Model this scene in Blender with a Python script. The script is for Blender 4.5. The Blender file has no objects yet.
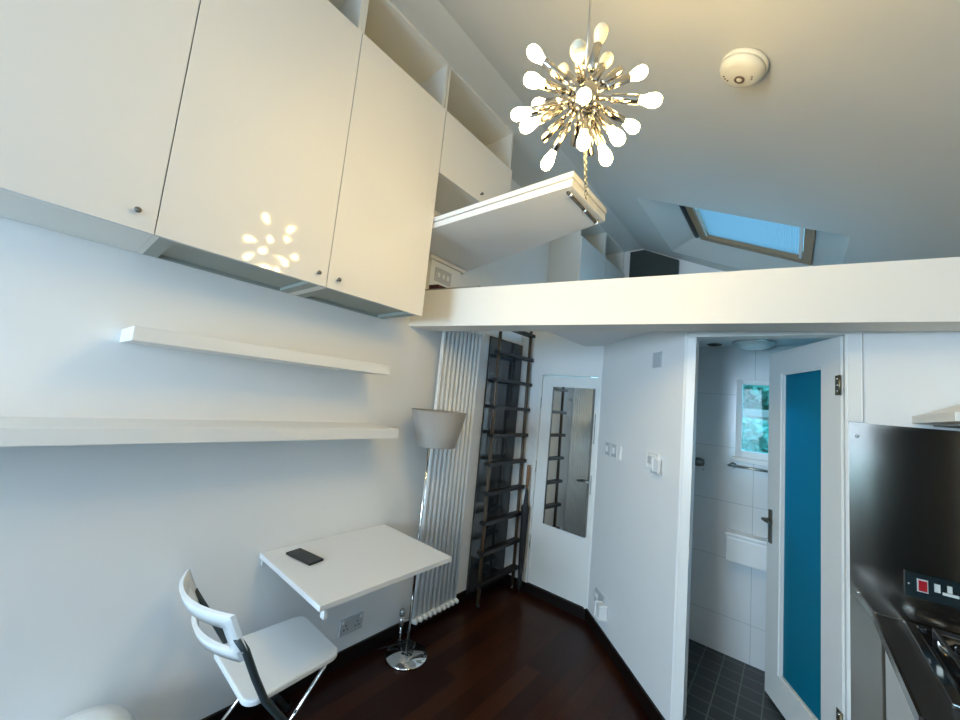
import bpy, bmesh, math, random
from mathutils import Vector, Matrix
random.seed(7)
S = bpy.context.scene
COL = S.collection
R = math.radians

# ------------------------------------------------------------------ materials
def mat(name, base, rough=.5, metal=0., spec=.5, emit=None, estr=0., coat=0., trans=0., noise=0., nscale=6., bump=0., bscale=200.):
    m = bpy.data.materials.new(name); m.use_nodes = True
    nt = m.node_tree; p = nt.nodes['Principled BSDF']
    p.inputs['Base Color'].default_value = (*base, 1)
    p.inputs['Roughness'].default_value = rough
    p.inputs['Metallic'].default_value = metal
    p.inputs['Specular IOR Level'].default_value = spec
    p.inputs['Coat Weight'].default_value = coat
    p.inputs['Coat Roughness'].default_value = .04
    p.inputs['Transmission Weight'].default_value = trans
    if emit:
        p.inputs['Emission Color'].default_value = (*emit, 1); p.inputs['Emission Strength'].default_value = estr
    tc = nt.nodes.new('ShaderNodeTexCoord')
    if noise:
        n = nt.nodes.new('ShaderNodeTexNoise'); n.inputs['Scale'].default_value = nscale; n.inputs['Detail'].default_value = 4
        nt.links.new(tc.outputs['Object'], n.inputs['Vector'])
        mx = nt.nodes.new('ShaderNodeMix'); mx.data_type = 'RGBA'
        mx.inputs['A'].default_value = (*[c*(1-noise) for c in base], 1); mx.inputs['B'].default_value = (*[min(1, c*(1+noise)) for c in base], 1)
        nt.links.new(n.outputs['Fac'], mx.inputs['Factor']); nt.links.new(mx.outputs['Result'], p.inputs['Base Color'])
    if bump:
        n2 = nt.nodes.new('ShaderNodeTexNoise'); n2.inputs['Scale'].default_value = bscale
        nt.links.new(tc.outputs['Object'], n2.inputs['Vector'])
        b = nt.nodes.new('ShaderNodeBump'); b.inputs['Strength'].default_value = bump; b.inputs['Distance'].default_value = .002
        nt.links.new(n2.outputs['Fac'], b.inputs['Height']); nt.links.new(b.outputs['Normal'], p.inputs['Normal'])
    return m

WALLC = (.80, .80, .785)
M = {}
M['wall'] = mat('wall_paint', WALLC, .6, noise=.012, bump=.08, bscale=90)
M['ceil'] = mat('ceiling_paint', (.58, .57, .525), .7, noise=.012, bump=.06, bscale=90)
M['gloss'] = mat('white_gloss_door', (.80, .785, .75), .055, spec=.45, noise=.006)
M['carcass'] = mat('white_melamine', (.74, .73, .68), .4, noise=.01)
M['olive'] = mat('shade_toned_panel', (.46, .42, .25), .5, noise=.04)  # warm shade of the open compartments put into the base colour
M['under'] = mat('grey_cabinet_underside', (.30, .33, .30), .5, noise=.03)
M['shelf'] = mat('white_shelf_foil', (.80, .80, .78), .38, noise=.01)
M['beam'] = mat('cream_beam_paint', (.78, .755, .70), .55, noise=.012, bump=.05, bscale=60)
M['trim'] = mat('white_trim_paint', (.80, .80, .77), .35, noise=.01)
M['laminate'] = mat('white_table_laminate', (.82, .82, .81), .3, noise=.008)
M['plastic'] = mat('white_plastic', (.80, .81, .80), .32, noise=.01)
M['cream'] = mat('cream_plastic', (.74, .68, .53), .4, noise=.02)
M['brownplastic'] = mat('brown_plastic', (.16, .09, .05), .45, noise=.05)
M['greyplate'] = mat('grey_plastic_plate', (.50, .52, .53), .4, noise=.02)
M['darktube'] = mat('dark_grey_steel_tube', (.035, .05, .055), .35, spec=.5, noise=.05)
M['chrome'] = mat('polished_chrome', (.80, .79, .77), .07, 1., noise=.01)
M['satin'] = mat('satin_steel', (.52, .51, .48), .28, 1., noise=.02)
M['steel'] = mat('brushed_stainless', (.42, .385, .34), .17, 1., noise=.03, nscale=3)
M['lampchrome'] = mat('warm_lamp_chrome', (.46, .43, .38), .16, 1., noise=.02)
M['knob'] = mat('pewter_knob', (.20, .19, .17), .35, .9, noise=.05)
M['brass'] = mat('aged_brass', (.25, .22, .15), .4, .9, noise=.1)
M['black'] = mat('black_gloss', (.008, .009, .01), .12, noise=.05)
M['blackmatte'] = mat('black_matte', (.012, .012, .013), .6, noise=.1)
M['darkpanel'] = mat('dark_grey_glass', (.034, .040, .044), .06, spec=.9, noise=.03)
M['mirror'] = mat('mirror_silver', (.82, .85, .84), .015, 1., noise=.004)
M['skirt'] = mat('dark_stained_wood', (.009, .0045, .0035), .45, spec=.25, noise=.25, nscale=25)
M['ladderwood'] = mat('walnut_stile', (.075, .048, .025), .4, noise=.3, nscale=30)
M['rung'] = mat('dark_rung', (.012, .010, .010), .4, noise=.2, nscale=30)
M['handlewood'] = mat('warm_wood_handle', (.22, .10, .04), .45, noise=.25, nscale=40)
M['pine'] = mat('pine_frame', (.34, .21, .11), .4, noise=.2, nscale=20)
M['darkrail'] = mat('dark_window_rail', (.05, .045, .04), .4, noise=.1)
M['shade'] = mat('taupe_lamp_shade', (.30, .285, .265), .8, noise=.03, nscale=60, bump=.15, bscale=400)
M['mat'] = mat('grey_felt', (.22, .215, .18), .9, noise=.08, nscale=50)
M['maroon'] = mat('dark_maroon_fabric', (.045, .012, .012), .9, noise=.2, nscale=60)
M['bathwall'] = None
M['red'] = mat('red_rocker', (.42, .012, .02), .3, noise=.03)
M['icon'] = mat('pale_switch', (.75, .80, .78), .35, noise=.02)
M['bulb_on'] = mat('lit_bulb', (1, .9, .7), .3, emit=(1.0, .70, .25), estr=100.)
M['bulb_off'] = mat('unlit_opal_bulb', (.78, .70, .52), .25, spec=.6, noise=.02)
M['socket_in'] = mat('dark_lamp_socket', (.03, .025, .02), .5, noise=.1)
M['bark'] = mat('bark', (.10, .07, .05), .9, noise=.2)
M['leaf'] = mat('leaf_green', (.22, .60, .50), .5, noise=.5, nscale=3)
M['render'] = mat('pale_garden_wall', (.55, .50, .46), .9, noise=.08)
M['grass'] = mat('grass', (.12, .25, .12), .9, noise=.3)
M['screen'] = mat('phone_screen', (.006, .007, .009), .12, spec=.25, noise=.02)
M['dark_niche'] = mat('dark_opening_shade', (.035, .045, .042), .5, noise=.2, nscale=8)  # darkness of the loft opening put into the colour
M['reflected_black'] = mat('black_reflected_unit', (.010, .012, .013), .3, noise=.1)  # for the added unit that the splashback reflects
M['lampglass'] = mat('opal_glass', (.8, .85, .85), .3, noise=.01)

def brickmat(name, c1, c2, mortar, bw, bh, off, msize, rough, axes='XY', bump=.15, rough2=None, grain=False, spec=.5):
    m = bpy.data.materials.new(name); m.use_nodes = True; nt = m.node_tree; p = nt.nodes['Principled BSDF']
    g = nt.nodes.new('ShaderNodeNewGeometry'); sp = nt.nodes.new('ShaderNodeSeparateXYZ'); cb = nt.nodes.new('ShaderNodeCombineXYZ')
    nt.links.new(g.outputs['Position'], sp.inputs[0])
    nt.links.new(sp.outputs[axes[0]], cb.inputs['X']); nt.links.new(sp.outputs[axes[1]], cb.inputs['Y'])
    b = nt.nodes.new('ShaderNodeTexBrick'); b.offset = off; b.inputs['Scale'].default_value = 1
    b.inputs['Brick Width'].default_value = bw; b.inputs['Row Height'].default_value = bh; b.inputs['Mortar Size'].default_value = msize
    b.inputs['Color1'].default_value = (*c1, 1); b.inputs['Color2'].default_value = (*c2, 1); b.inputs['Mortar'].default_value = (*mortar, 1)
    b.inputs['Mortar Smooth'].default_value = .1
    nt.links.new(cb.outputs[0], b.inputs['Vector'])
    col = b.outputs['Color']
    if grain:
        mp = nt.nodes.new('ShaderNodeMapping'); mp.inputs['Scale'].default_value = (1.5, 40, 1)
        nt.links.new(cb.outputs[0], mp.inputs[0])
        n = nt.nodes.new('ShaderNodeTexNoise'); n.inputs['Scale'].default_value = 2; n.inputs['Detail'].default_value = 6
        nt.links.new(mp.outputs[0], n.inputs['Vector'])
        cr = nt.nodes.new('ShaderNodeMapRange'); cr.inputs['To Min'].default_value = .55; cr.inputs['To Max'].default_value = 1.5
        nt.links.new(n.outputs['Fac'], cr.inputs[0])
        mx = nt.nodes.new('ShaderNodeVectorMath'); mx.operation = 'SCALE'
        nt.links.new(col, mx.inputs[0]); nt.links.new(cr.outputs[0], mx.inputs['Scale']); col = mx.outputs[0]
    nt.links.new(col, p.inputs['Base Color']); p.inputs['Roughness'].default_value = rough
    p.inputs['Specular IOR Level'].default_value = spec
    bp = nt.nodes.new('ShaderNodeBump'); bp.inputs['Strength'].default_value = bump; bp.inputs['Distance'].default_value = .002; bp.invert = True
    nt.links.new(b.outputs['Fac'], bp.inputs['Height']); nt.links.new(bp.outputs['Normal'], p.inputs['Normal'])
    return m
M['floor'] = brickmat('dark_red_floorboards', (.016, .0032, .0018), (.046, .013, .004), (.004, .0015, .0012), 1.1, .105, .37, .0016, .28, 'YX', .2, grain=True, spec=.22)
M['slate'] = brickmat('slate_floor_tiles', (.016, .021, .023), (.024, .030, .031), (.11, .13, .125), .1045, .1045, 0, .003, .4, 'XY', .3)
M['bathwall'] = brickmat('white_wall_tiles', (.68, .70, .70), (.70, .72, .72), (.40, .44, .45), .60, .36, 0, .0016, .18, 'XZ', .2)

def glassmat(name, tint, alpha, rough=.02):
    m = bpy.data.materials.new(name); m.use_nodes = True; nt = m.node_tree
    nt.nodes.remove(nt.nodes['Principled BSDF']); out = nt.nodes['Material Output']
    t = nt.nodes.new('ShaderNodeBsdfTransparent'); t.inputs[0].default_value = (*tint, 1)
    g = nt.nodes.new('ShaderNodeBsdfGlossy'); g.inputs['Roughness'].default_value = rough
    n = nt.nodes.new('ShaderNodeTexNoise'); n.inputs['Scale'].default_value = 3
    lw = nt.nodes.new('ShaderNodeMapRange'); lw.inputs['To Min'].default_value = alpha*.9; lw.inputs['To Max'].default_value = alpha*1.1
    nt.links.new(n.outputs['Fac'], lw.inputs[0])
    mx = nt.nodes.new('ShaderNodeMixShader'); nt.links.new(lw.outputs[0], mx.inputs[0])
    nt.links.new(t.outputs[0], mx.inputs[1]); nt.links.new(g.outputs[0], mx.inputs[2]); nt.links.new(mx.outputs[0], out.inputs[0])
    return m
M['pane'] = glassmat('window_glass', (.80, .97, .97), .010)

def translucent(name, c, frac=.6, glossy=.0, stripes=None):
    m = bpy.data.materials.new(name); m.use_nodes = True; nt = m.node_tree
    nt.nodes.remove(nt.nodes['Principled BSDF']); out = nt.nodes['Material Output']
    a = nt.nodes.new('ShaderNodeBsdfTranslucent'); a.inputs[0].default_value = (*c, 1)
    d = nt.nodes.new('ShaderNodeBsdfDiffuse'); d.inputs[0].default_value = (*c, 1)
    n = nt.nodes.new('ShaderNodeTexNoise'); n.inputs['Scale'].default_value = 4
    mr = nt.nodes.new('ShaderNodeMapRange'); mr.inputs['To Min'].default_value = 1-frac-.03; mr.inputs['To Max'].default_value = 1-frac+.03
    nt.links.new(n.outputs['Fac'], mr.inputs[0])
    mx = nt.nodes.new('ShaderNodeMixShader'); nt.links.new(mr.outputs[0], mx.inputs[0])
    nt.links.new(a.outputs[0], mx.inputs[1]); nt.links.new(d.outputs[0], mx.inputs[2])
    last = mx
    if glossy:
        g = nt.nodes.new('ShaderNodeBsdfGlossy'); g.inputs['Roughness'].default_value = .15
        m2 = nt.nodes.new('ShaderNodeMixShader'); m2.inputs[0].default_value = glossy
        nt.links.new(mx.outputs[0], m2.inputs[1]); nt.links.new(g.outputs[0], m2.inputs[2]); last = m2
    nt.links.new(last.outputs[0], out.inputs[0]); return m
M['frosted'] = translucent('teal_frosted_glass', (.02, .52, .70), .75, .05)
M['blind'] = translucent('grey_pleated_blind', (.50, .55, .58), .88)

# ------------------------------------------------------------------ mesh helpers
def NB(): return bmesh.new()
def box(bm, x0, x1, y0, y1, z0, z1, bev=0.):
    b2 = bmesh.new(); bmesh.ops.create_cube(b2, size=1)
    for v in b2.verts: v.co = Vector(((x0+x1)/2+v.co.x*(x1-x0), (y0+y1)/2+v.co.y*(y1-y0), (z0+z1)/2+v.co.z*(z1-z0)))
    if bev: bmesh.ops.bevel(b2, geom=b2.edges[:], offset=bev, segments=2, affect='EDGES', profile=.7)
    merge(bm, b2); return bm
def merge(bm, b2, mtx=None):
    vs = [bm.verts.new(mtx @ v.co if mtx else v.co) for v in b2.verts]
    b2.verts.index_update()
    for f in b2.faces:
        try:
            nf = bm.faces.new([vs[v.index] for v in f.verts]); nf.smooth = f.smooth
        except ValueError: pass
    b2.free()
def obox(bm, o, u, w, v, du, dw, dv, bev=0.):
    """box with corner o and unit axes u, w, v"""
    b2 = bmesh.new(); bmesh.ops.create_cube(b2, size=1)
    o, u, w, v = map(Vector, (o, u, w, v))
    for q in b2.verts: q.co = o+u*(q.co.x+.5)*du+w*(q.co.y+.5)*dw+v*(q.co.z+.5)*dv
    if bev: bmesh.ops.bevel(b2, geom=b2.edges[:], offset=bev, segments=2, affect='EDGES', profile=.7)
    bmesh.ops.recalc_face_normals(b2, faces=b2.faces[:])
    merge(bm, b2); return bm
def prism(bm, pts, d):
    """polygon (3D points) extruded along vector d"""
    d = Vector(d); a = [bm.verts.new(Vector(p)) for p in pts]; b = [bm.verts.new(Vector(p)+d) for p in pts]
    n = len(a); fs = [bm.faces.new(a), bm.faces.new(b[::-1])]
    for i in range(n): fs.append(bm.faces.new([a[i], b[i], b[(i+1) % n], a[(i+1) % n]]))
    bmesh.ops.recalc_face_normals(bm, faces=fs); return bm
def tube(bm, pts, r, seg=12, r2=None, cap=True):
    pts = [Vector(p) for p in pts]; rings = []; n = len(pts)
    nrm = None
    for i, p in enumerate(pts):
        t = (pts[min(i+1, n-1)]-pts[max(i-1, 0)]).normalized()
        if nrm is None:
            nrm = t.orthogonal().normalized()
        else:
            nrm = (nrm-t*nrm.dot(t)).normalized()
        bn = t.cross(nrm); rr = r if r2 is None else r+(r2-r)*i/max(1, n-1)
        rings.append([bm.verts.new(p+(nrm*math.cos(a)+bn*math.sin(a))*rr) for a in [2*math.pi*k/seg for k in range(seg)]])
    fs = []
    for i in range(n-1):
        for k in range(seg):
            f = bm.faces.new([rings[i][k], rings[i][(k+1) % seg], rings[i+1][(k+1) % seg], rings[i+1][k]]); f.smooth = True; fs.append(f)
    if cap: fs += [bm.faces.new(rings[0][::-1]), bm.faces.new(rings[-1])]
    bmesh.ops.recalc_face_normals(bm, faces=fs)
    return bm
def lathe(bm, prof, o=(0, 0, 0), axis=(0, 0, 1), seg=28, smooth=True):
    """profile [(r,h)...] around axis through o"""
    ax = Vector(axis).normalized(); u = ax.orthogonal().normalized(); w = ax.cross(u); o = Vector(o); rings = []; fs = []
    for r, h in prof:
        if r < 1e-6: rings.append([bm.verts.new(o+ax*h)])
        else: rings.append([bm.verts.new(o+ax*h+(u*math.cos(2*math.pi*k/seg)+w*math.sin(2*math.pi*k/seg))*r) for k in range(seg)])
    for a, b in zip(rings, rings[1:]):
        for k in range(seg):
            k2 = (k+1) % seg
            if len(a) == 1 and len(b) == 1: continue
            q = [a[0], b[k2], b[k]] if len(a) == 1 else ([a[k], a[k2], b[0]] if len(b) == 1 else [a[k], a[k2], b[k2], b[k]])
            f = bm.faces.new(q); f.smooth = smooth; fs.append(f)
    bmesh.ops.recalc_face_normals(bm, faces=fs)
    return bm
def arc(p, c, n=8):  # quadratic bend helper: p0, ctrl, p2
    a, b, d = map(Vector, p); return [a*(1-t)**2+b*2*t*(1-t)+d*t*t for t in [i/n for i in range(n+1)]]

def setp(o, label=None, cat=None, group=None, kind=None):
    if label: o['label'] = label
    if cat: o['category'] = cat
    if group: o['group'] = group
    if kind: o['kind'] = kind
def worldloc(o):
    v = Vector((0, 0, 0))
    while o is not None: v += o.location; o = o.parent
    return v
def obj(name, bm, m, parent=None, label=None, cat=None, group=None, kind=None):
    if isinstance(m, str): m = M[m]
    me = bpy.data.meshes.new(name)
    lo = Vector((min(v.co.x for v in bm.verts), min(v.co.y for v in bm.verts), min(v.co.z for v in bm.verts)))
    hi = Vector((max(v.co.x for v in bm.verts), max(v.co.y for v in bm.verts), max(v.co.z for v in bm.verts)))
    c = (lo+hi)/2
    if parent is None: c.z = lo.z
    bmesh.ops.translate(bm, verts=bm.verts, vec=-c)
    bm.to_mesh(me); bm.free(); me.materials.append(m)
    o = bpy.data.objects.new(name, me); COL.objects.link(o)
    if parent is not None:
        o.parent = parent; o.location = c-worldloc(parent)
    else: o.location = c
    setp(o, label, cat, group, kind); return o
def thing(name, label, cat, loc, group=None, kind=None):
    e = bpy.data.objects.new(name, None); COL.objects.link(e); e.empty_display_size = .05; e.location = loc
    setp(e, label, cat, group, kind); return e
def struct(name, bm, m, parent=None, label=None, cat='room'):
    return obj(name, bm, m, parent, label, cat if parent is None else None, None, 'structure' if parent is None else None)

# ------------------------------------------------------------------ dimensions (metres, floor at 0, left wall at x = 0)
TB, YB, ZB, ZBT = .2152, 1.568, 2.0446, 2.287     # loft beam: front face y = YB + TB x
ZS = 2.136                                          # loft underside
YE, TA = 2.947, .018                              # entry wall y = YE + TA x
YK, TK = 2.166, .0598                               # kitchen wall y = YK + TK x
XR, YR, YF = 2.78, -3.2, 4.58                       # right wall, rear wall, far loft wall
XC, SL, ZF = .56, .49, 3.645                        # slope starts at XC, falls SL per metre from ZF
kw = lambda x: YK+TK*x
ew = lambda x: YE+TA*x
bw = lambda x: YB+TB*x
cz = lambda x: ZF-SL*(x-XC)
PA, PB = Vector((.79, 2.969, 0)), Vector((1.535, 2.258, 0))   # hall wall ends
HD = (PB-PA).normalized(); HN = Vector((-HD.y, HD.x, 0));  HN = HN if HN.x < 0 else -HN   # hall wall normal into the hall
KD = Vector((1, TK, 0)).normalized(); KN = Vector((TK, -1, 0)).normalized()

# ------------------------------------------------------------------ room shell
b = NB(); prism(b, [(-.1, YR, 0), (XR, YR, 0), (XR, kw(XR)+.1, 0), (1.56, 2.37, 0), (.86, 3.04, 0), (-.1, 3.04, 0)], (0, 0, -.06))
struct('floor', b, 'floor', label='dark red-brown polished floorboards', cat='floor')
b = NB(); box(b, -.1, 0, YR, YF, 0, ZF)
struct('wall_left', b, 'wall', label='long white wall behind the cabinets, shelves and table', cat='wall')
# entry wall with its door opening
DX0, DX1, DZ = .253, .775, 1.885
b = NB()
for x0, x1, z0, z1 in ((0, DX0, 0, ZS), (DX0, DX1, DZ, ZS), (DX1, .80, 0, ZS)):
    prism(b, [(x0, ew(x0), z0), (x1, ew(x1), z0), (x1, ew(x1)+.1, z0), (x0, ew(x0)+.1, z0)], (0, 0, z1-z0))
prism(b, [(0, ew(0), ZS), (.63, ew(.63), ZS), (.63, ew(.63)+.02, ZS), (0, ew(0)+.02, ZS)], (0, 0, ZBT-ZS))
struct('wall_entry', b, 'wall', label='white end wall around the entry door', cat='wall')
b = NB(); prism(b, [PA, PB, PB-HN*.06, PA-HN*.06], (0, 0, ZS))
struct('wall_hall', b, 'wall', label='white angled wall between entry door and bathroom door', cat='wall')
# kitchen wall with bathroom opening
JX0, JX1, JZ = 1.592, 2.166, 2.05
b = NB()
def kslab(bm, x0, x1, z0, z1, d0, d1):   # d0..d1 measured behind the wall face
    prism(bm, [(x0, kw(x0)+d0, z0), (x1, kw(x1)+d0, z0), (x1, kw(x1)+d1, z0), (x0, kw(x0)+d1, z0)], (0, 0, z1-z0))
for x0, x1, z0, z1 in ((1.535, JX0, 0, ZS), (JX0, JX1, JZ, ZS), (JX1, XR, 0, ZS)): kslab(b, x0, x1, z0, z1, 0, .07)
struct('wall_kitchen', b, 'wall', label='cream wall over the cooker, right of the bathroom door', cat='wall')
b = NB(); box(b, XR, XR+.1, YR, YF, 0, 2.75)
struct('wall_right', b, 'wall', label='white wall right of the cooker', cat='wall')
# rear wall with a big window, unseen and added for daylight
WX0, WX1, WZ0, WZ1 = .15, 1.55, .85, 2.35
b = NB()
for x0, x1, z0, z1 in ((0, WX0, 0, ZF), (WX1, XR, 0, 2.8), (WX0, WX1, 0, WZ0), (WX0, WX1, WZ1, 3.0)): box(b, x0, x1, YR-.1, YR, z0, z1)
prism(b, [(WX0, YR, 3.0), (WX1, YR, 3.0), (XR, YR, 2.5), (XR, YR, cz(XR)+.1), (XC, YR, ZF+.1), (WX0, YR, ZF+.1)], (0, -.1, 0))
struct('wall_rear', b, 'wall', label='white wall opposite the loft', cat='wall')
w = thing('added_window_1', 'tall white casement window added out of view in the rear wall for daylight', 'window', ((WX0+WX1)/2, YR-.05, WZ0), kind='structure')
b = NB()
for x0, x1, z0, z1 in ((WX0, WX0+.06, WZ0, WZ1), (WX1-.06, WX1, WZ0, WZ1), (WX0, WX1, WZ0, WZ0+.06), (WX0, WX1, WZ1-.06, WZ1), (.82, .88, WZ0, WZ1)): box(b, x0, x1, YR-.08, YR-.02, z0, z1, .004)
obj('window_frame', b, 'trim', w)
b = NB(); box(b, WX0+.06, WX1-.06, YR-.055, YR-.05, WZ0+.06, WZ1-.06); obj('pane', b, 'pane', w)
# far gable wall of the loft
b = NB(); prism(b, [(-.1, YF, ZS), (XR+.1, YF, ZS), (XR+.1, YF, cz(XR)+.1), (XC, YF, ZF+.1), (-.1, YF, ZF+.1)], (0, .08, 0))
struct('wall_loft', b, 'wall', label='white gable wall at the far end of the loft', cat='wall')

# flat ceiling strip and sloped ceiling with the skylight hole
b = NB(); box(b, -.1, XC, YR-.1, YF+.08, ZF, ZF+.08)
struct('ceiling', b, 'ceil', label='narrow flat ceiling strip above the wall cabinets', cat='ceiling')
HX0, HX1, HY0, HY1 = .95, 2.26, 3.08, 4.36
b = NB()
def sl(bm, x0, x1, y0, y1, t=.06):
    prism(bm, [(x0, y0, cz(x0)), (x1, y0, cz(x1)), (x1, y1, cz(x1)), (x0, y1, cz(x0))], (0, 0, t))
XE = XR+.1
sl(b, XC, XE, YR-.1, HY0); sl(b, XC, XE, HY1, YF+.08); sl(b, XC, HX0, HY0, HY1); sl(b, HX1, XE, HY0, HY1)
FX0, FX1, FY0, FY1, RZ = 1.225, 2.115, 3.12, 4.115, .15
A = [(HX0, HY0), (HX1, HY0), (HX1, HY1), (HX0, HY1)]; Bq = [(FX0, FY0), (FX1, FY0), (FX1, FY1), (FX0, FY1)]
for i in range(4):
    j = (i+1) % 4
    q = [(A[i][0], A[i][1], cz(A[i][0])), (A[j][0], A[j][1], cz(A[j][0])), (Bq[j][0], Bq[j][1], cz(Bq[j][0])+RZ), (Bq[i][0], Bq[i][1], cz(Bq[i][0])+RZ)]
    mid = Vector(((FX0+FX1)/2, (FY0+FY1)/2, 0)); c = sum((Vector(p) for p in q), Vector())/4
    out = Vector((c.x-mid.x, c.y-mid.y, 0)).normalized()*.05
    prism(b, q, out+Vector((0, 0, .03)))
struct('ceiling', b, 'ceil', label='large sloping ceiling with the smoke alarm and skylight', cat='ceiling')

# skylight
sk = thing('window_3', 'pine roof window with a pleated blind in the sloping ceiling', 'skylight', ((FX0+FX1)/2, (FY0+FY1)/2, cz((FX0+FX1)/2)+RZ), kind='structure')
sn = Vector((SL, 0, 1)).normalized(); su = Vector((1, 0, -SL)).normalized()
def sbox(bm, x0, x1, y0, y1, h0, h1):   # box lying on the frame plane
    o = Vector((x0, y0, cz(x0)+RZ))+sn*h0
    obox(bm, o, su, (0, 1, 0), sn, (x1-x0)/su.x, y1-y0, h1-h0)
b = NB(); sbox(b, FX0+.10, FX1-.055, FY1-.085, FY1, -.02, .05); sbox(b, FX0+.10, FX1-.055, FY0, FY0+.06, -.02, .05)
sbox(b, FX1-.055, FX1, FY0, FY1, -.02, .05); sbox(b, FX0+.055, FX0+.105, FY0, FY1, -.02, .05)
obj('window_frame', b, 'pine', sk)
b = NB(); sbox(b, FX0, FX0+.025, FY0, FY1, -.015, .04); sbox(b, FX0+.035, FX0+.055, FY0, FY1, -.005, .04)
obj('guide_rail', b, 'darkrail', sk, 'dark rail along the high side of the frame')
b = NB(); sbox(b, FX1-.085, FX1-.065, FY0, FY1, -.012, .0)
sbox(b, FX0+.105, FX0+.12, FY0, FY1, -.005, .0)
obj('blind_track', b, 'trim', sk)
b = NB(); n = 44; xs = FX0+.12; xe = FX1-.085
for i in range(n):
    xa, xb = xs+(xe-xs)*i/n, xs+(xe-xs)*(i+1)/n; xm = (xa+xb)/2
    P = lambda x, y, h: bm_v(Vector((x, y, cz(x)+RZ))+sn*h)
    bm_v = b.verts.new
    v = [P(xa, FY0+.32, .02), P(xm, FY0+.32, .008), P(xb, FY0+.32, .02), P(xa, FY1-.085, .02), P(xm, FY1-.085, .008), P(xb, FY1-.085, .02)]
    b.faces.new([v[0], v[1], v[4], v[3]]); b.faces.new([v[1], v[2], v[5], v[4]])
obj('pleated_blind', b, 'blind', sk)
b = NB(); sbox(b, FX0+.1, FX1-.05, FY0+.05, FY1-.05, .04, .046); obj('pane', b, 'pane', sk)

# loft: beam and platform with the ladder hatch
b = NB(); prism(b, [(0, bw(0), ZB), (XR, bw(XR), ZB), (XR, bw(XR)+.176, ZB), (0, bw(0)+.176, ZB)], (0, 0, ZBT-ZB))
struct('trim_1', b, 'beam', label='deep cream beam along the edge of the loft', cat='beam')
b = NB()
HXX = .627
prism(b, [(HXX, bw(HXX)+.176, ZS), (XR, bw(XR)+.176, ZS), (XR, YF, ZS), (HXX, YF, ZS)], (0, 0, ZBT-ZS-.002))
prism(b, [(0, ew(0)+.02, ZS), (HXX, ew(HXX)+.02, ZS), (HXX, YF, ZS), (0, YF, ZS)], (0, 0, ZBT-ZS-.002))
struct('floor', b, 'wall', label='white loft platform above the hallway', cat='floor')

# skirting boards (dark)
b = NB()
box(b, 0, .014, YR, 2.44, 0, .08)
struct('baseboard_left', b, 'skirt', label='dark wooden skirting board along the left wall', cat='skirting board')
b = NB(); prism(b, [PA+HN*.014, PB+HN*.014-HD*.02, PB-HD*.02, PA], (0, 0, .085)); struct('baseboard_hall', b, 'skirt', label='dark wooden skirting board along the angled hall wall', cat='skirting board')
b = NB(); prism(b, [(.0, ew(0)-.012, 0), (.785, ew(.785)-.012, 0), (.785, ew(.785)+.05, 0), (0, ew(0)+.05, 0)], (0, 0, .078)); struct('baseboard_entry', b, 'skirt', label='dark threshold board under the entry door', cat='threshold')

# ------------------------------------------------------------------ entry door
EN = Vector((TA, -1, 0)).normalized(); ED = Vector((1, TA, 0)).normalized()
def ep(x, d, z): return Vector((x, ew(x), z))+EN*d
def ebox(bm, x0, x1, z0, z1, d0, d1, bev=0.): obox(bm, ep(x0, d0, z0), ED, EN, (0, 0, 1), (x1-x0)/ED.x, d1-d0, z1-z0, bev)
t = thing('door_1', 'white entry door with a tall mirror on it', 'door', ep((DX0+DX1)/2, 0, .08), kind='structure')
b = NB(); ebox(b, DX0+.003, DX1-.003, .082, DZ-.018, -.05, -.008, .002); obj('door_leaf', b, 'trim', t)
b = NB(); ebox(b, DX0-.03, DX0, .08, DZ+.03, -.01, .012); ebox(b, DX1-.006, DX1+.012, .08, DZ+.03, -.01, .006); ebox(b, DX0, DX1, DZ-.008, DZ+.03, -.01, .012); obj('door_frame', b, 'trim', t)
b = NB(); prism(b, [ep(.368, -.006, .60), ep(.742, -.006, .60), ep(.742, .027, .60), ep(.368, -.001, .60)], (0, 0, 1.175))
obj('mirror', b, 'mirror', t, 'tall frameless mirror with dark edges')
b = NB()
for x0, x1, z0, z1 in ((.362, .368, .60, 1.775), (.742, .746, .60, 1.775)): ebox(b, x0, x1, z0, z1, -.008, .001 if x0 < .5 else .0285)
obj('mirror_edge', b, 'knob', t)
for z in (.42, 1.06, 1.62):
    b = NB(); tube(b, [ep(DX0, .006, z-.05), ep(DX0, .006, z+.05)], .006); obj('hinge', b, 'satin', t)
b = NB(); ebox(b, .755, .768, .93, 1.08, -.008, 0, .002); tube(b, [ep(.7615, 0, 1.03), ep(.7615, .045, 1.03)], .008)
tube(b, [ep(.7615, .045, 1.03), ep(.74, .047, 1.03), ep(.665, .047, 1.028)], .008); obj('door_handle', b, 'satin', t)
b = NB(); ebox(b, .762, .769, 1.33, 1.57, -.008, .006); obj('lock_strip', b, 'knob', t)

# ------------------------------------------------------------------ bathroom
ZT, YBW = .13, 3.08
b = NB(); prism(b, [(1.575, kw(1.575)+.012, 0), (2.5, kw(2.5)+.012, 0), (2.5, YBW+.1, 0), (1.42, YBW+.1, 0), (1.42, 2.50, 0), (1.53, 2.37, 0)], (0, 0, ZT))
struct('floor', b, 'slate', label='dark slate tiled bathroom floor', cat='floor')
BX0, BX1, BZ0, BZ1 = 1.70, 2.10, 1.385, 1.905
b = NB()
for x0, x1, z0, z1 in ((1.1, BX0, 0, ZS), (BX1, 2.6, 0, ZS), (BX0, BX1, 0, BZ0), (BX0, BX1, BZ1, ZS)): box(b, x0, x1, YBW, YBW+.12, z0, z1)
struct('wall_bathroom_back', b, 'bathwall', label='white tiled bathroom wall with the small window', cat='wall')
b = NB(); prism(b, [(1.455, 2.37, 0), (1.455, YBW, 0), (1.40, YBW, 0), (1.40, 2.42, 0)], (0, 0, ZS))
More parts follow.
